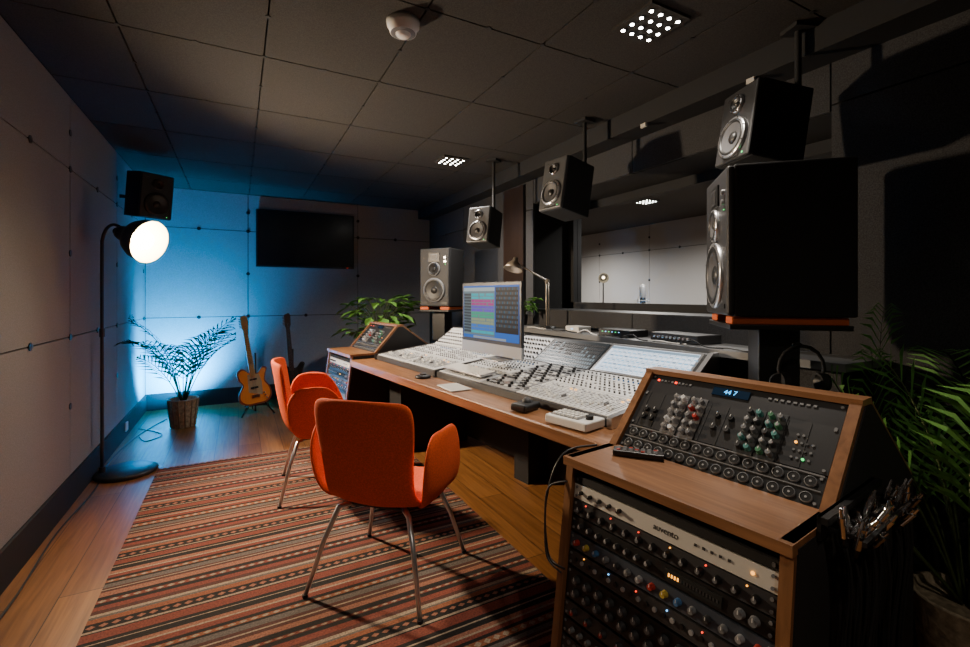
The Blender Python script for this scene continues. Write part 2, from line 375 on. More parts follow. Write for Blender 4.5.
mb.cyl((0,0,-.08),(0,0,-.11),.025,steel,seg=14,M=A); mb.obj('shade',None,e,fixn=False)
lb=mat('lamp_bulb',(1,.8,.5),.5,emit=(1,.70,.36),es=110)
mb=MB(); mb.lathe([(.02,.02),(.035,.05),(.066,.09),(.072,.115),(.06,.145),(.03,.165),(0,.17)],lb,20,A); mb.obj('bulb',None,e)
l=bpy.data.lights.new('floor_lamp_light','SPOT'); l.energy=400; l.color=(1,.78,.54); l.spot_size=math.radians(160); l.spot_blend=1; l.shadow_soft_size=.06
o=bpy.data.objects.new('floor_lamp_light',l); o.matrix_world=Matrix.Translation((-.72,4.2,0))@A@Matrix.Translation((0,0,.23))@Matrix.Rotation(math.pi,4,'X'); bpy.context.collection.objects.link(o)
# blue uplight: small can aimed up into the corner
def blue_up(x,y,p,tx,ty,tz,ang):
    e=empty('blue_uplight',Matrix.Translation((x,y,0)))
    mb=MB(); mb.cyl((0,0,0),(0,0,.12),.06,black,seg=20); mb.cyl((0,0,.12),(0,0,.125),.05,mat('led_lens_blue',(.05,.4,1),.4,emit=(0,.35,1),es=25),seg=20); mb.obj('can',None,e)
    l=bpy.data.lights.new('blue_light','SPOT'); l.energy=p; l.color=(.0,.40,1); l.shadow_soft_size=.05; l.spot_size=math.radians(ang); l.spot_blend=.9
    o=bpy.data.objects.new('blue_light',l); d=V((tx-x,ty-y,tz-.2)); o.matrix_world=axisM((x,y,.2),-d); bpy.context.collection.objects.link(o)
blue_up(-.53,5.93,560,-.74,YB,.72,150)
# ------------------------------------------------------------------ plants
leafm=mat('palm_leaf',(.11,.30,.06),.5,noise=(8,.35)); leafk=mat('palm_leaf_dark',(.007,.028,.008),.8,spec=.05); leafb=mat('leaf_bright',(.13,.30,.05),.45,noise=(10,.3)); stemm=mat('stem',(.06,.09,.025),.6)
basket=mat('basket_weave',(.36,.29,.20),.8,noise=(40,.4),bump=.4)
def palm(mb,z0,n,L,rnd,e0=(50,84),droop=95,wid=.011,ll=.24,az=(0,360),lm=None,subs=(0,.5),N=20):
    for i in range(n):
        a=math.radians(az[0]+(az[1]-az[0])*(i+rnd.uniform(-.3,.3))/n); el=math.radians(rnd.uniform(*e0)); Lf=L*rnd.uniform(.75,1.1)
        p=V((.02*math.cos(a),.02*math.sin(a),z0)); pts=[p.copy()]; T=[]
        for k in range(N):
            s=k/N; ang=el-math.radians(droop)*s**1.9*rnd.uniform(.95,1.05)
            t=V((math.cos(a)*math.cos(ang),math.sin(a)*math.cos(ang),math.sin(ang))); T.append(t); p=p+t*Lf/N; pts.append(p.copy())
        mb.tube(pts,.006,lm or stemm,5,r2=.0015)
        for k in range(int(N*.3),N+1):
            s=k/N; t=T[min(k,N-1)]; side=t.cross(V((0,0,1))).normalized(); up=side.cross(t)
            for sg in(-1,1):
                for sub in subs:
                    q=pts[k]-t*(Lf/N)*sub
                    l=ll*L*(math.sin(math.pi*min(1,(s-.15)*1.05))**.6*.9+.15)*rnd.uniform(.85,1.1)
                    d=(t*.85+side*sg*.75+up*.10).normalized(); d2=(d-V((0,0,.45))).normalized()
                    w=t*wid*.9
                    m1=q+d*l*.5; m2=m1+d2*l*.5
                    mb.add([q-w*.3,q+w*.3,m1+w,m1-w,m2],[(0,1,2,3),(3,2,4)],lm or leafm,False)
rnd=random.Random(3)
mb=MB(); mb.lathe([(0,0),(.10,0),(.105,.01),(.13,.27),(.135,.28),(.12,.28),(.115,.25),(0,.25)],basket,28)
for i in range(14):
    a=i*2*math.pi/14; mb.tube([(.103*math.cos(a),.103*math.sin(a),.01),(.133*math.cos(a),.133*math.sin(a),.27)],.006,mat('basket_dark',(.20,.15,.10),.8),5)
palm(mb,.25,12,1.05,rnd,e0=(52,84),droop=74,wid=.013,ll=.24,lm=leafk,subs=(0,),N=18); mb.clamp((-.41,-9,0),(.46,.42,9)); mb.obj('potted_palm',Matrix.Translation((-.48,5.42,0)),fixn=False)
rnd=random.Random(11)
mb=MB(); mb.lathe([(0,0),(.12,0),(.125,.01),(.15,.26),(.155,.27),(.14,.27),(.135,.24),(0,.24)],basket,28)
palm(mb,.25,24,1.2,rnd,e0=(48,86),droop=80,wid=.011,ll=.22,az=(-160,160),subs=(0,)); mb.clamp((-.33,-9,0),(.26,.26,9)); mb.obj('potted_palm',Matrix.Translation((2.19,.60,0)),fixn=False)
def bushy(name,loc,n,R,zt,pot=(.09,.16),seed=1,ls=1.,cl=None):
    r=random.Random(seed); mb=MB(); mb.lathe([(0,0),(pot[0]*.8,0),(pot[0],pot[1]),(pot[0]*.9,pot[1]),(pot[0]*.88,pot[1]-.02),(0,pot[1]-.02)],mat('dark_pot',(.04,.04,.045),.6),20)
    for i in range(n):
        a=r.uniform(0,6.28); rr=R*r.uniform(.25,1); z=pot[1]+(zt-pot[1])*r.uniform(.25,1)
        p=V((rr*math.cos(a),rr*math.sin(a),z)); mb.tube([(0,0,pot[1]-.02),(p.x*.5,p.y*.5,z*.75+pot[1]*.25),p],.003,stemm,4,n=3)
        d=V((math.cos(a),math.sin(a),r.uniform(-.6,.4))).normalized(); sd=d.cross(V((0,0,1))).normalized(); l=r.uniform(.08,.13)*ls; w=l*.27
        up=sd.cross(d)
        vs=[p,p+d*l*.35+sd*w+up*.01,p+d*l*.7+sd*w*.8+up*.008,p+d*l-V((0,0,.02)),p+d*l*.7-sd*w*.8+up*.008,p+d*l*.35-sd*w+up*.01,p+d*l*.5-up*.004]
        mb.add(vs,[(0,1,6),(1,2,6),(2,3,6),(3,4,6),(4,5,6),(5,0,6)],leafb,True)
    if cl: mb.clamp(*cl)
    mb.obj(name,Matrix.Translation(loc),fixn=False)
# ------------------------------------------------------------------ guitars
def guitar(M,body,rim,neckm,seed=0):
    e=empty('electric_guitar',M)
    out=[(0,-.20),(.10,-.195),(.16,-.13),(.155,-.04),(.115,.04),(.13,.11),(.15,.17),(.11,.19),(.05,.13),(-.03,.15),(-.09,.20),(-.145,.17),(-.14,.09),(-.11,.02),(-.155,-.06),(-.16,-.14),(-.10,-.195)]
    o2=smooth([(a,0,b) for a,b in out],5,True)
    mb=MB(); mb.prism([(p.x,.0,p.z) for p in o2],(0,.045,0),rim); mb.prism([(p.x*.9,-.001,p.z*.92) for p in o2],(0,.002,0),body)
    mb.prism([(-.06,-.004,-.06),(.07,-.004,-.11),(.08,-.004,.03),(.06,-.004,.12),(-.05,-.004,.13)],(0,.003,0),mat('pickguard_tan',(.45,.33,.20),.4) if seed else blackm)
    mb.box((0,-.008,-.11),(.08,.012,.03),chrome); mb.box((0,-.008,-.02),(.075,.012,.02),blackm); mb.box((0,-.008,.07),(.07,.012,.018),blackm)
    for k in range(3): mb.cyl((.085+.01*k,-.002,-.09-.03*k),(.085+.01*k,-.02,-.09-.03*k),.009,chrome,seg=10)
    mb.obj('body',Matrix.Translation((0,0,.2)),e)
    mb=MB(); mb.prism([(-.028,-.012,.10),(.028,-.012,.10),(.021,-.012,.60),(-.021,-.012,.60)],(0,.026,0),neckm)
    for k in range(18):
        z=.60-.5*(1-2**(-(k+1)/10)); mb.box((0,-.0125,z),(.046,.002,.002),chrome)
    mb.prism([(-.021,-.008,.60),(.021,-.008,.60),(.035,-.008,.64),(.04,-.008,.75),(.02,-.008,.78),(-.03,-.008,.76),(-.03,-.008,.63)],(0,.016,0),neckm)
    for k in range(6): mb.cyl((-.03,0,.645+.018*k),(-.052,0,.645+.018*k),.005,chrome,seg=6)
    for k in range(6): mb.cyl((-.015+.006*k,-.016,-.11),(-.013+.0052*k,-.014,.66),.0006,chrome,seg=4)
    mb.obj('neck',Matrix.Translation((0,0,.2)),e); return e
def gstand(x,y,rz):
    mb=MB()
    mb.tube([(0,.10,.02),(0,.10,.4),(0,.12,.66)],.009,black,8); mb.tube([(0,.10,.25),(-.16,-.08,.01)],.008,black,8); mb.tube([(0,.10,.25),(.16,-.08,.01)],.008,black,8); mb.tube([(0,.10,.25),(0,.28,.01)],.008,black,8)
    mb.tube([(-.12,.03,.10),(.12,.03,.10)],.007,black,8)
    for s in(-1,1): mb.tube([(s*.1,.03,.10),(s*.1,-.07,.095),(s*.1,-.075,.13)],.007,black,8)
    mb.obj('guitar_stand',RZ(rz,(x,y,0)))
maple=mat('maple_neck',(.5,.28,.1),.35); rosew=mat('rosewood',(.05,.025,.02),.4)
gstand(.18,5.57,8); guitar(RZ(8,(.18,5.55,.12))@Matrix.Rotation(math.radians(-9),4,'X')@Matrix.Rotation(math.radians(-7),4,'Y'),mat('amber_burst',(.9,.28,.05),.3,coat=.3),mat('burst_rim',(.25,.05,.02),.3),maple,1)
gstand(.57,5.78,0); guitar(RZ(0,(.57,5.76,.12))@Matrix.Rotation(math.radians(-9),4,'X')@Matrix.Rotation(math.radians(-4),4,'Y'),mat('black_gloss',(.02,.02,.02),.15),black,rosew)
# ------------------------------------------------------------------ chairs
def chair(M):
    e=empty('upholstered_armchair',M)
    prof=[(.255,.385,.18),(.245,.405,.225),(.13,.395,.245),(0,.382,.25),(-.12,.382,.24),(-.195,.405,.222),(-.24,.465,.212),(-.262,.56,.215),(-.28,.66,.226),(-.295,.76,.236),(-.308,.835,.232),(-.315,.87,.195)]
    nt=9; vs=[];fs=[]
    for i,(y,z,w) in enumerate(prof):
        for j in range(nt):
            t=-1+2*j/(nt-1); k=abs(t)**2.2
            if i<=4: yy=y; zz=z+.028*k
            else:
                f=min(1,(i-4)/3); yy=y+(.03+.03*f)*k; zz=z+.02*k*(1-f)
            if i==11: zz-=.012*k
            vs.append((t*w,yy,zz))
    for i in range(len(prof)-1):
        for j in range(nt-1): fs.append((i*nt+j,i*nt+j+1,(i+1)*nt+j+1,(i+1)*nt+j))
    def shell(name,vs,fs):
        mb=MB(); mb.add(vs,fs,orange,True); o=mb.obj(name,None,e)
        s=o.modifiers.new('s','SOLIDIFY'); s.thickness=.026; s.offset=0
        b=o.modifiers.new('b','SUBSURF'); b.levels=2; b.render_levels=2
    shell('seat_and_back',vs,fs)
    rows=[(.20,.385,.15,-.10),(.245,.39,.18,-.15),(.275,.435,.175,-.19),(.290,.51,.155,-.215),(.300,.59,.12,-.225),(.305,.665,.08,-.21),(.306,.715,.02,-.16)]
    for s,nm in((1,'arm_right'),(-1,'arm_left')):
        vs=[];fs=[];n=7
        for (x,z,ya,yb) in rows:
            for j in range(n):
                t=j/(n-1); yy=ya+(yb-ya)*t; xx=x-.045*max(0,t-.5)**2*4*.7-.01*(1-t)**2; vs.append((s*xx,yy,z+.012*(1-(2*t-1)**2)))
        for i in range(len(rows)-1):
            for j in range(n-1): fs.append((i*n+j,i*n+j+1,(i+1)*n+j+1,(i+1)*n+j))
        shell(nm,vs,fs)
    mb=MB(); mb.bbox((0,0,.363),(.28,.26,.012),dgrey,.003)
    mb.obj('seat_plate',None,e)
    k=0
    for sx in(-1,1):
        for sy in(-1,1):
            k+=1; mb=MB(); mb.tube([(sx*.12,sy*.11,.365),(sx*.17,sy*.16,.355),(sx*.215,sy*.205,.22),(sx*.268,sy*.26,.004)],.0135,alu,12,r2=.009); mb.cyl((sx*.268,sy*.26,0),(sx*.268,sy*.26,.012),.012,blackm,seg=10); mb.obj('leg_%d'%k,None,e)
    return e
chair(RZ(-45,(.625,2.09,.009))); chair(RZ(-97,(.51,3.28,.009)))
# ------------------------------------------------------------------ desk & console
dv=V((.127,-.992,0)).normalized(); nv=V((.992,.127,0)).normalized()
def DM(o): return frame(o,dv,nv,(0,0,1))
MD=DM((.84,3.83,0))
mb=MB()
mb.bbox((1.27,.30,.733),(2.66,.62,.055),desk_w,.006)
mb.b2((.02,.30,0),(.24,.95,.705),blackm); mb.b2((1.15,.75,0),(1.30,.95,.705),blackm); mb.b2((2.30,.40,0),(2.50,.95,.705),blackm); mb.b2((.1,.93,.05),(2.45,.96,.70),blackm)
mb.b2((0,.60,.705),(2.5,1.0,.755),black)
mb.obj('studio_desk',MD)
mb=MB()
pr=[(.17,.762),(.17,.797),(.18,.80),(.72,.86),(.93,1.0),(.99,1.0),(.99,.762)]
def sect(u0,u1,m): mb.prism([(u0,w,z) for w,z in pr],(u1-u0,0,0),m)
sect(.04,1.02,dgrey); sect(1.06,2.46,dgrey)
F1=frame((0,.18,.80),(1,0,0),(0,.54,.06),(0,-.06,.54)); F2=frame((0,.72,.86),(1,0,0),(0,.21,.14),(0,-.14,.21))
def plate(F,u0,u1,v0,v1,m,h=.004): mb.b2((u0,v0,0),(u1,v1,h),m,F)
def channels(u0,u1,pitch,base,style):
    plate(F1,u0,u1,.005,.245,base); plate(F1,u0,u1,.252,.538,base)
    n=int((u1-u0-.02)/pitch); r=random.Random(int(u0*100))
    for i in range(n):
        u=u0+.018+i*pitch
        mb.box((u,.10,.0045),(.003,.13,.002),void,F1)
        fy=.05+.1*r.random() if style!=1 else .06+.05*math.sin(i*.5)**2
        mb.box((u,fy,.010),(.012,.024,.012),white if (i%8) else mgrey,F1); mb.box((u,fy,.0165),(.012,.002,.001),black,F1)
        for k in range(3): mb.box((u,.182+k*.02,.006),(.010,.007,.004),r.choice([white,mgrey,lgrey,Lo if r.random()<.10 else white]),F1)
        mb.box((u+pitch/2,.12,.0045),(.0015,.22,.001),mgrey,F1)
        for k in range(7):
            y=.275+k*.037; c=r.choice([black,dgrey,mgrey,mgrey])
            if k==5: c=blue
            if (k+i//8)%3==2: mb.box((u,y,.006),(.011,.009,.004),r.choice([white,dgrey,mgrey]),F1)
            else: mb.cyl((u,y,.004),(u,y,.013),.0054,c,r1=.0045,seg=8,M=F1); mb.box((u,y+.003,.0133),(.0015,.004,.0008),white,F1)
channels(.05,.53,.03,silver,0); channels(.54,1.01,.03,silver,0); channels(1.07,1.53,.03,silver,0); channels(1.86,2.45,.03,silver,1)
plate(F1,1.54,1.85,.005,.538,lgrey)
for i in range(9):
    for j in range(12):
        if (i+j)%3: mb.box((1.565+i*.033,.04+j*.042,.006),(.02,.014,.005),random.choice([white,black,dgrey,Lo if random.random()<.1 else white]),F1)
        else: mb.cyl((1.565+i*.033,.04+j*.042,.004),(1.565+i*.033,.04+j*.042,.018),.009,black,seg=10,M=F1)
mb.cyl((1.7,.09,.004),(1.7,.09,.022),.03,alu,seg=24,M=F1)
L2=.252
plate(F2,.05,1.01,.005,L2-.01,silver); 
for i in range(31):
    for k in range(5): mb.cyl((.07+i*.03,.03+k*.044,.004),(.07+i*.03,.03+k*.044,.016),.006,[black,mgrey,black,dgrey,white][(k+i//8)%5],seg=8,M=F2)
plate(F2,1.07,1.38,.005,L2-.01,lgrey)
for i in range(10):
    for k in range(5): mb.cyl((1.09+i*.03,.03+k*.044,.004),(1.09+i*.03,.03+k*.044,.016),.007,black,seg=8,M=F2)
plate(F2,1.39,1.86,.005,L2-.005,mat('meter_dark',(.02,.03,.04),.3))
for i in range(24):
    r=random.random()
    for k in range(7): mb.box((1.405+i*.019,.02+k*.032,.005),(.012,.02,.002),mat('meter_slate',(.09,.12,.15),.4,emit=(.25,.4,.5),es=.25) if k<2+5*r else dgrey,F2)
scr=mat('console_screen',(.2,.22,.25),.4,emit=(.72,.84,1),es=1.5); scr2=mat('console_screen_lines',(.1,.15,.2),.3,emit=(.2,.3,.42),es=1)
scb=mat('console_screen_blue',(.1,.2,.3),.3,emit=(.30,.55,.8),es=1)
plate(F2,1.88,2.45,.005,L2-.003,alu,.006); plate(F2,1.895,2.435,.02,L2-.015,scr,.0075)
mb.box((2.165,.222,.008),(.54,.02,.001),scr2,F2)
for k in range(8): mb.box((2.165,.03+k*.025,.008),(.52,.0012,.001),scr2,F2)
for k in range(16): mb.box((1.92+k*.033,.12,.008),(.0015,.19,.001),scr2,F2)
for k in range(16):
    for j in range(5): mb.box((1.937+k*.033,.045+j*.036,.0082),(.02,.008+.004*(j%2),.001),scb if (k+j)%3 else scr2,F2)
for u in (.035,1.04,2.475): mb.prism([(u-.012,w+(-.008 if w<.5 else .008),z+(.008 if z>.79 else 0)) for w,z in pr],(.024,0,0),black if u<2 else alu)
mb.obj('mixing_console',MD)
mb=MB(); mb.bbox((0,0,.007),(.42,.115,.012),alu,.003)
for i in range(14):
    for j in range(5): mb.box((-.195+i*.03,-.043+j*.0215,.0145),(.025,.017,.003),white)
mb.obj('computer_keyboard',MD@F1@Matrix.Translation((1.30,.085,.018)))
def computer(M):
    e=empty('desktop_computer',M)
    mb=MB(); mb.bbox((0,.012,.0),(.65,.02,.45),black,.004); mb.b2((-.325,-.0005,-.225),(.325,.02,-.158),mat('chin_grey',(.36,.37,.38),.4,.3))
    mb.bbox((0,.03,-.02),(.5,.03,.36),alu,.012); mb.obj('display_body',None,e)
    mb=MB(); S=frame((0,.0015,.035),(1,0,0),(0,0,1),(0,-1,0))
    def sc(x0,y0,x1,y1,c,es,h,nm):
        m=mat(nm,(.004,.004,.004),.5,emit=c,es=es,spec=.1); mb.quad((x0,y0,h),(x1,y0,h),(x1,y1,h),(x0,y1,h),m,S)
    sc(-.305,-.17,.305,.17,(.01,.12,.50),1.,.001,'scr_bg')
    sc(-.30,-.15,.06,.158,(.12,.19,.22),1.,.0014,'scr_win'); sc(-.30,.135,.06,.158,(.40,.50,.52),.9,.0018,'scr_bar')
    cols=[((.01,.40,.48),'c'),((.40,.03,.22),'p'),((.12,.06,.52),'v'),((.02,.34,.20),'g'),((.25,.30,.18),'y'),((.02,.16,.6),'b')]
    r=random.Random(5)
    for k in range(13):
        y=.12-k*.02; sc(-.298,y-.016,-.21,y,(.03,.045,.06),.9,.0018,'scr_head'); c,n=cols[(k//2)%6]; x=-.205
        while x<.05:
            w=r.uniform(.03,.12); x2=min(x+w,.055); sc(x,y-.016,x2-.003,y,c,1.0,.0018,'scr_'+n); x=x2+r.choice((0,0,.01))
    sc(.07,-.12,.30,.158,(.006,.007,.009),1,.0014,'scr_mix')
    for k in range(14):
        x=.078+k*.0158; 
        for j in range(9): sc(x,.14-j*.028,x+.011,.155-j*.028,[(.03,.04,.05),(.01,.08,.16),(.06,.065,.07)][(j+k)%3],1,.0018,'scr_m%d'%((j+k)%3))
    sc(-.18,-.168,.18,-.154,(.35,.4,.45),.8,.0018,'scr_dock')
    mb.obj('screen',None,e,fixn=False)
    mb=MB(); mb.prism([(-.09,.03,-.12),(-.09,.045,-.12),(-.09,.13,-.262),(-.09,.12,-.262)],(.18,0,0),alu); mb.bbox((0,.08,-.262),(.2,.17,.008),alu,.002); mb.obj('stand_foot',None,e)
fx=fdir(-.995,-.10)
computer(RZ(fx,(1.385,2.53,1.155)))
mb=MB(); mb.bbox((0,0,.022),(.21,.13,.035),white,.006)
mb.box((-.02,0,.041),(.14,.09,.003),mgrey)
for i in range(6):
    for j in range(3): mb.box((-.075+i*.022,-.03+j*.03,.045),(.015,.018,.006),white)
mb.cyl((.075,0,.04),(.075,0,.055),.016,black,seg=16); mb.obj('monitor_controller',MD@RZ(6,(2.36,.085,.762)))
mb=MB(); mb.bbox((0,0,.02),(.09,.13,.035),black,.012,3); mb.sphere((0,.01,.035),.024,dgrey); mb.obj('trackball_mouse',MD@RZ(15,(2.05,.085,.762)))
mb=MB(); mb.lathe([(0,0),(.05,0),(.052,.004),(.05,.014),(.035,.018),(0,.018)],black,28); mb.cyl((0,0,.016),(0,0,.028),.022,dgrey,seg=20); mb.obj('volume_knob_controller',MD@RZ(0,(1.02,.09,.762)))
mb=MB(); mb.bbox((0,0,.004),(.13,.20,.006),white,.002); mb.box((0,0,.0076),(.11,.17,.0006),cream); mb.obj('notepad',MD@RZ(84,(1.42,.080,.762)))
mb=MB(); mb.bbox((0,0,.025),(.28,.18,.045),black,.004)
for k in range(6): mb.box((-.1+.03*k,-.091,.03),(.008,.003,.005),Lb if k%2 else Lg)
mb.obj('network_router',RZ(-88,(2.32,2.33,1.02)))
mb=MB(); mb.bbox((0,0,.028),(.34,.2,.05),dgrey,.004)
for k in range(9): mb.cyl((-.13+.03*k,-.1,.03),(-.13+.03*k,-.11,.03),.008,alu,seg=10)
mb.obj('audio_interface',RZ(-92,(2.34,1.85,1.02)))
mb=MB(); mb.bbox((0,0,.02),(.16,.12,.04),white,.005); mb.box((0,-.061,.02),(.02,.002,.006),Lb); mb.obj('power_supply_box',RZ(-90,(2.32,2.80,1.02)))
mb=MB()
for k in range(9):
    yy=3.3-.22*k; mb.tube([(2.18+.01*math.sin(k),yy,1.026),(2.19,yy-.08,1.03+.02*(k%2)),(2.18+.01*math.cos(k*2),yy-.16,1.026),(2.19,yy-.26,1.026)],.004,black if k%3 else white,6,n=5)
mb.obj('ledge_cables')
e=empty('articulated_desk_lamp',Matrix.Translation((2.31,3.18,1.02)))
mb=MB(); mb.lathe([(0,0),(.07,0),(.07,.012),(.02,.02),(0,.02)],steel,24); mb.obj('base',None,e)
mb=MB(); lampm=mat('lamp_satin',(.50,.44,.37),.35,.5)
for s in(-.012,.012): mb.tube([(s,0,.02),(s-.01,0,.40)],.006,lampm,6); mb.tube([(s-.01,0,.40),(-.28,.06+s,.545)],.006,lampm,6)
mb.cyl((-.01,-.02,.40),(-.01,.02,.40),.014,lampm,seg=12); mb.obj('arm',None,e)
mb=MB(); A=axisM((-.29,.06,.56),(-.35,-.1,-.93)); mb.lathe([(.0,-.03),(.02,-.03),(.025,.0),(.055,.03),(.08,.075),(.077,.075),(.05,.03),(0,.01)],lampm,24,A); mb.obj('head',None,e)
# ------------------------------------------------------------------ racks
def rack(name,M,near=True):
    e=empty(name,M); W=.63; t=.026
    P2=[(-.10,0),(0,.775),(0,.80),(.20,.80),(.41,1.03),(.47,1.03),(.86,.75),(.86,0)]
    mb=MB()
    for u0 in (0,W-t): mb.prism([(u0,w,z) for w,z in P2],(t,0,0),rack_wy)
    mb.prism([(-.004,w+(.012 if w<.45 else -.004),z-(.014 if z>.7 else 0)) for w,z in P2],(.004,0,0),blackm)
    mb.prism([(W,w+(.012 if w<.45 else -.004),z-(.014 if z>.7 else 0)) for w,z in P2],(.004,0,0),blackm)
    mb.b2((-.002,-.014,.775),(W+.002,.215,.80),rack_w)
    mb.b2((-.001,.405,1.018),(W+.001,.475,1.034),rack_w)
    mb.prism([(t,.47,1.025),(t,.86,.745),(t,.84,.745),(t,.46,1.01)],(W-2*t,0,0),blackm)
    mb.b2((t,.84,0),(W-t,.858,.75),blackm)
    mb.prism([(t,-.05,0),(t,.045,.775),(t,.07,.775),(t,-.02,0)],(W-2*t,0,0),void)
    mb.prism([(t,.22,.79),(t,.43,1.015),(t,.45,1.0),(t,.24,.775)],(W-2*t,0,0),void)
    mb.b2((t,-.085,0),(W-t,.0,.07),rack_w)
    mb.obj('cabinet',None,e)
    mb=MB()
    FL=frame((0,-.10,0),(1,0,0),(0,.10,.77),(0,-.77,.10)); FU=frame((0,.20,.80),(1,0,0),(0,.21,.23),(0,-.23,.21))
    x0,x1=t+.004,W-t-.004; r=random.Random(2)
    def unit(F,y0,h,m,th=-.012):
        mb.b2((x0,y0+.001,th-.02),(x1,y0+h-.001,th),m,F)
        for xx in(x0+.01,x1-.01):
            for yy in(y0+.01,y0+h-.01): mb.cyl((xx,yy,th),(xx,yy,th+.003),.004,mgrey,seg=8,M=F)
        return th
    def knobs(F,y,xs,rr,m,h=.014,th=-.012,cap=None):
        for x in xs:
            mb.cyl((x,y,th),(x,y,th+h),rr,m,r1=rr*.82,seg=14,M=F)
            if cap: mb.cyl((x,y,th+h),(x,y,th+h+.0015),rr*.55,cap,seg=12,M=F)
            mb.box((x,y+rr*.5,th+h+.0018),(.0015,rr*.8,.001),white,F)
    R=lambda a,b,n:[a+(b-a)*i/(n-1) for i in range(n)]
    y=.755
    y-=.022; unit(FL,y,.022,blackm); 
    y-=.047; unit(FL,y,.045,cream)
    if near:
        text('unit_label','auvento',.022,mat('label_dark',(.03,.03,.03),.5),FL@Matrix.Translation((.34,y+.024,-.0115)),e)
    knobs(FL,y+.022,R(.06,.20,5),.006,black); 
    for x in R(.42,.50,5): mb.box((x,y+.025,-.011),(.006,.006,.003),dgrey,FL)
    mb.cyl((.55,y+.022,-.012),(.55,y+.022,-.009),.004,Lo,seg=10,M=FL)
    y-=.047; unit(FL,y,.045,dgrey); knobs(FL,y+.020,R(.06,.56,13),.010,black,cap=mgrey); 
    for x in R(.08,.54,6): mb.cyl((x,y+.038,-.012),(x,y+.038,-.009),.002,r.choice([Lr,Lo]),seg=6,M=FL)
    y-=.047; unit(FL,y,.045,black); knobs(FL,y+.022,R(.07,.30,8),.008,dgrey,cap=lgrey)
    mb.box((.42,y+.022,-.010),(.14,.026,.004),void,FL)
    for k in range(16): mb.box((.36+k*.008,y+.022,-.0075),(.004,.008,.001),dgrey if k>3 else Lo,FL)
    knobs(FL,y+.022,[.53,.56],.011,mgrey)
    y-=.05; unit(FL,y,.045,mat('steel_blue_panel',(.045,.055,.075),.45))
    for i,x in enumerate(R(.06,.57,15)): knobs(FL,y+.022,[x],.0088,[red,yellow,blue,mgrey,dgrey,mgrey,lgrey][i%7])
    y-=.05; unit(FL,y,.045,dgrey)
    for i,x in enumerate(R(.06,.57,22)): mb.cyl((x,y+.022,-.012),(x,y+.022,-.007),.006,lgrey if i%2 else black,seg=10,M=FL)
    for i,x in enumerate(R(.09,.54,6)): mb.cyl((x,y+.037,-.012),(x,y+.037,-.009),.002,r.choice([Lr,Lo,Lb]),seg=6,M=FL)
    y-=.095; unit(FL,y,.09,black)
    for j in(.025,.062): knobs(FL,y+j,R(.07,.40,9),.013,dgrey,cap=mgrey)
    mb.box((.50,y+.045,-.010),(.13,.05,.004),mgrey,FL); mb.cyl((.455,y+.045,-.01),(.455,y+.045,-.005),.003,Lr,seg=8,M=FL)
    y-=.05; unit(FL,y,.045,dgrey); knobs(FL,y+.022,R(.07,.56,10),.011,dgrey,cap=red)
    y-=.05; unit(FL,y,.045,black); knobs(FL,y+.022,R(.07,.56,17),.008,mgrey)
    y-=.05; unit(FL,y,.045,dgrey)
    for x in R(.06,.57,24):
        for j in(.012,.032): mb.cyl((x,y+j,-.012),(x,y+j,-.008),.006,mgrey,seg=8,M=FL)
    y-=.09; unit(FL,y,.085,black); y-=.05; unit(FL,y,.045,dgrey)
    th=-.010
    unit(FU,.215,.085,mat('top_panel',(.028,.028,.031),.4,.2),th); mb.box((.31,.275,th+.002),(.11,.028,.004),mat('lcd_dark',(.005,.02,.05),.2),FU)
    if near: text('display_digits','44 7',.022,led('cyan',(.06,.45,1),2.2),FU@Matrix.Translation((.31,.275,th+.0045)),e)
    for k in range(10): mb.box((.06+k*.013,.28,th+.001),(.007,.007,.004),[Lr,mgrey,mgrey,dgrey,mgrey][k%5],FU)
    for k in range(8): mb.box((.42+k*.016,.28,th+.001),(.009,.006,.004),mgrey,FU)
    unit(FU,.095,.135,mat('module_panel',(.018,.018,.020),.45),th+.001)
    for k in range(10): mb.box((.055+k*.0535,.162,th+.002),(.0015,.13,.001),dgrey,FU)
    for cx,ms in ((.17,[alu,silver,alu,mgrey]),(.23,[alu,mgrey,mgrey,red]),(.40,[dgrey,teal,mgrey,mgrey]),(.455,[green,mgrey,dgrey,teal])):
        mb.box((cx,.165,th+.002),(.05,.145,.002),mat('module_face_%d'%int(cx*100),(.04,.043,.047) if cx>.3 else (.13,.13,.137),.4),FU)
        for j in range(5):
            for i in range(2): knobs(FU,.11+j*.028,[cx-.012+i*.024],.0085,ms[(i+j)%4],h=.018,th=th+.003,cap=lgrey if j%2 else None)
    for k in range(14): mb.cyl((.515+.013*(k%4),.12+.022*(k//4),th),(.515+.013*(k%4),.12+.022*(k//4),th+.004),.0035,[mgrey,mgrey,Lg if k<3 else dgrey,mgrey][k%4] if k!=8 else Lo,seg=8,M=FU)
    knobs(FU,.16,[.07,.10],.010,black); knobs(FU,.13,[.07,.10],.010,black); knobs(FU,.19,[.30,.34],.010,black); knobs(FU,.15,[.30,.34],.010,dgrey)
    unit(FU,.008,.085,black,th); mb.box((.315,.09,th+.001),(.56,.004,.004),alu,FU); mb.box((.315,.05,th+.001),(.56,.003,.004),alu,FU)
    for j,n in((.028,15),(.070,15)):
        for x in R(.06,.57,n): mb.lathe([(.014,0),(.014,.004),(.012,.005)],mgrey,14,FU@Matrix.Translation((x,j,th))); mb.cyl((x,j,th),(x,j,th+.004),.0118,black,seg=12,M=FU); mb.cyl((x,j,th+.004),(x,j,th+.005),.003,lgrey,seg=8,M=FU)
    mb.obj('rack_units',None,e)
    return e
R0=(.905,1.146,0)
rack('outboard_gear_rack',DM(R0))
p=V((.84,3.83,0))+dv*(-.70)
rack('outboard_gear_rack',DM(p),near=False)
mb=MB(); mb.bbox((0,0,.009),(.15,.045,.018),black,.004)
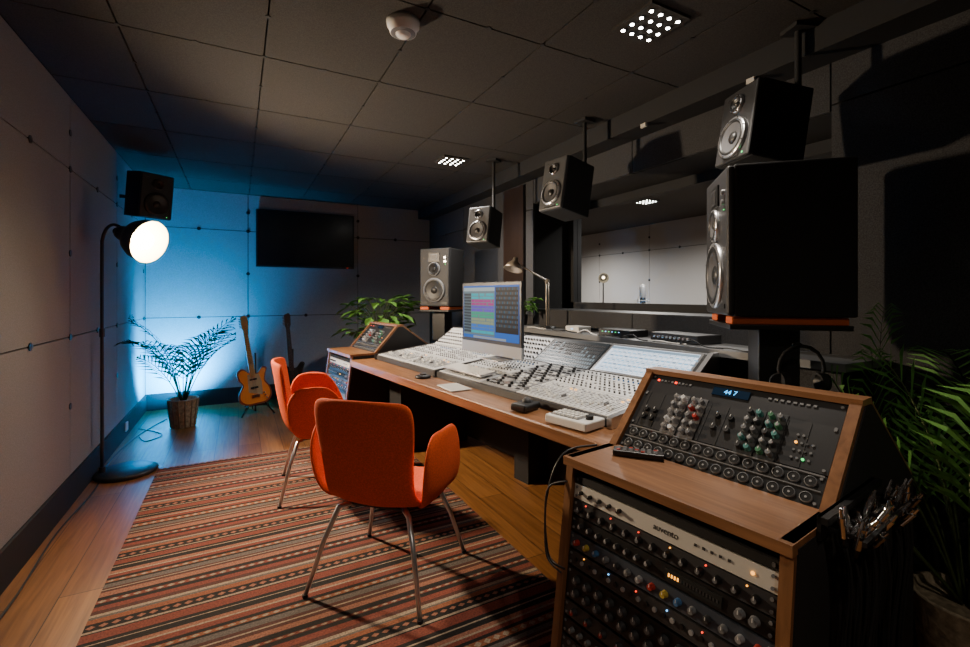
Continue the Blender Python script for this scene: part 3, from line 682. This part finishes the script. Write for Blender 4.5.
for i in range(7):
    for j in range(3): mb.box((-.058+i*.018,-.013+j*.013,.019),(.011,.008,.003),mgrey if (i+j)%4 else red)
mb.obj('remote_control',RZ(-50,(1.09,1.03,.801)))
# cables hanging on rack side
mb=MB(); MR=DM(R0); r=random.Random(4)
mb.b2((.635,.10,.815),(.655,.46,.83),black); 
for k in range(5): mb.b2((.635,.12+.075*k,.80),(.72,.128+.075*k,.806),black)
mb.b2((.712,.10,.798),(.72,.46,.808),black); mb.b2((.6345,.10,.78),(.642,.46,.83),black)
for k in range(30):
    w=.11+.34*r.random(); u=.665+.05*r.random(); z=.80+.03*r.random(); tl=r.uniform(-.7,.7); t2=r.uniform(-.3,.7)
    d=V((t2,tl,1)).normalized(); p0=V((u,w,z-.03))
    mb.cyl(p0,p0+d*.045,.0075,chrome,seg=10); mb.cyl(p0+d*.045,p0+d*.062,.005,chrome,r1=.003,seg=8); mb.cyl(p0-d*.018,p0,.005,black,r1=.0065,seg=8)
    q=p0-d*.018; mb.tube([q,q+V((.01,0,-.08)),q+V((.0,tl*.05,-.25)),q+V((-.005,tl*.06,-.42-.1*r.random()))],.0028,void,5,n=3)
mb.obj('patch_cable_holder',MR)
mb=MB(); mb.tube([(.03,-.03,.735),(-.03,-.05,.70),(-.035,-.06,.60),(-.015,-.07,.50),(.035,-.06,.47)],.003,dgrey,6,n=6); mb.tube([(-.01,.15,.80),(-.035,.02,.79),(-.04,-.05,.66),(-.02,-.06,.5),(.04,-.05,.48)],.0035,black,6,n=6); mb.obj('patch_cable',MR)
# headphones
mb=MB(); pts=[(0,.085*math.sin(a),.085*math.cos(a)) for a in [math.radians(-115+23*k) for k in range(11)]]
mb.tube(pts,.007,blackm,8)
for s in(-1,1): mb.cyl((-.012,s*.085,-.055),(.012,s*.075,-.055),.035,black,seg=18); mb.cyl((0,s*.083,-.055),(0,s*.058,-.055),.038,blackm,seg=18)
mb.tube([(0,.085,-.09),(.0,.1,-.25),(.02,.05,-.5),(0,.0,-.7)],.003,black,6,n=5)
mb.tube([(0,0,.09),(-.03,.03,.10),(-.085,.085,.10)],.004,black,6)
mb.obj('headphones',RZ(60,(1.90,.98,1.02)))
bushy('potted_houseplant',(1.38,5.05,0),130,.36,1.27,pot=(.14,.70),seed=4,ls=1.5)
bushy('potted_houseplant',(2.34,3.62,1.02),40,.12,.24,pot=(.05,.10),seed=8,cl=((-1,-1,0),(.12,1,1)))
# floor cables
mb=MB(); mb.tube([(-.86,1.8,.006),(-.84,2.6,.006),(-.87,3.3,.006),(-.84,3.9,.006),(-.88,4.6,.006),(-.80,5.3,.006),(-.66,5.8,.006)],.0045,black,6,n=8)
mb.tube([(-.80,5.2,.006),(-.72,5.0,.006),(-.62,5.15,.006),(-.70,5.32,.006),(-.85,5.5,.006)],.004,black,6,n=8); mb.obj('power_cable')
mb=MB(); mb.bbox((0,0,0),(.012,.08,.08),white,.003); mb.obj('wall_socket',Matrix.Translation((-.899,5.25,.10)))
# mic in live room
e=empty('microphone_on_stand',Matrix.Translation((3.90,3.62,0)))
micm=mat('mic_silver',(.62,.62,.62),.4,.2)
mb=MB(); mb.lathe([(0,0),(.13,0),(.13,.015),(.02,.03),(0,.03)],black,24); mb.cyl((0,0,.02),(0,0,1.12),.01,chrome,seg=10); mb.obj('stand',None,e)
mb=MB(); mb.cyl((0,0,1.16),(0,0,1.27),.030,dgrey,seg=20); mb.lathe([(.030,1.27),(.035,1.28),(.035,1.38),(.024,1.41),(0,1.42)],micm,20)
mb.tube([(.07*math.cos(a),.07*math.sin(a),1.24) for a in [k*math.pi/8 for k in range(17)]],.005,micm,6); mb.tube([(.07*math.cos(a),.07*math.sin(a),1.18) for a in [k*math.pi/8 for k in range(17)]],.005,micm,6)
for k in range(4): a=k*math.pi/2; mb.cyl((.07*math.cos(a),.07*math.sin(a),1.15),(.07*math.cos(a),.07*math.sin(a),1.27),.004,micm,seg=6); mb.cyl((.07*math.cos(a),.07*math.sin(a),1.21),(.03*math.cos(a),.03*math.sin(a),1.21),.002,micm,seg=5)
mb.cyl((0,0,1.12),(.03,0,1.16),.008,chrome,seg=8); mb.obj('microphone',None,e)
e=empty('studio_lamp',Matrix.Translation((5.75,6.25,0)))
mb=MB(); mb.lathe([(0,0),(.14,0),(.14,.02),(0,.03)],black,20); mb.cyl((0,0,.02),(0,0,1.6),.012,black,seg=8); A=axisM((0,0,1.62),(-.6,-.75,-.2)); mb.lathe([(.03,0),(.08,.08),(.09,.10)],steel,20,A); mb.obj('stand',None,e,fixn=False)
mb=MB(); mb.sphere((0,0,.06),.025,mat('far_bulb',(1,.8,.5),.5,emit=(1,.75,.45),es=14),A); mb.obj('bulb',None,e)
w=bpy.data.worlds.new('w'); bpy.context.scene.world=w; w.use_nodes=True; w.node_tree.nodes['Background'].inputs[0].default_value=(.01,.01,.012,1)
cam=bpy.data.cameras.new('camera'); cam.sensor_width=36; cam.lens=460/970*36; cam.shift_y=-28.5/970; cam.clip_start=.02
co=bpy.data.objects.new('camera',cam); co.location=(0,0,1.3); co.rotation_euler=(math.radians(90),0,math.radians(-28.2)); bpy.context.collection.objects.link(co); bpy.context.scene.camera=co
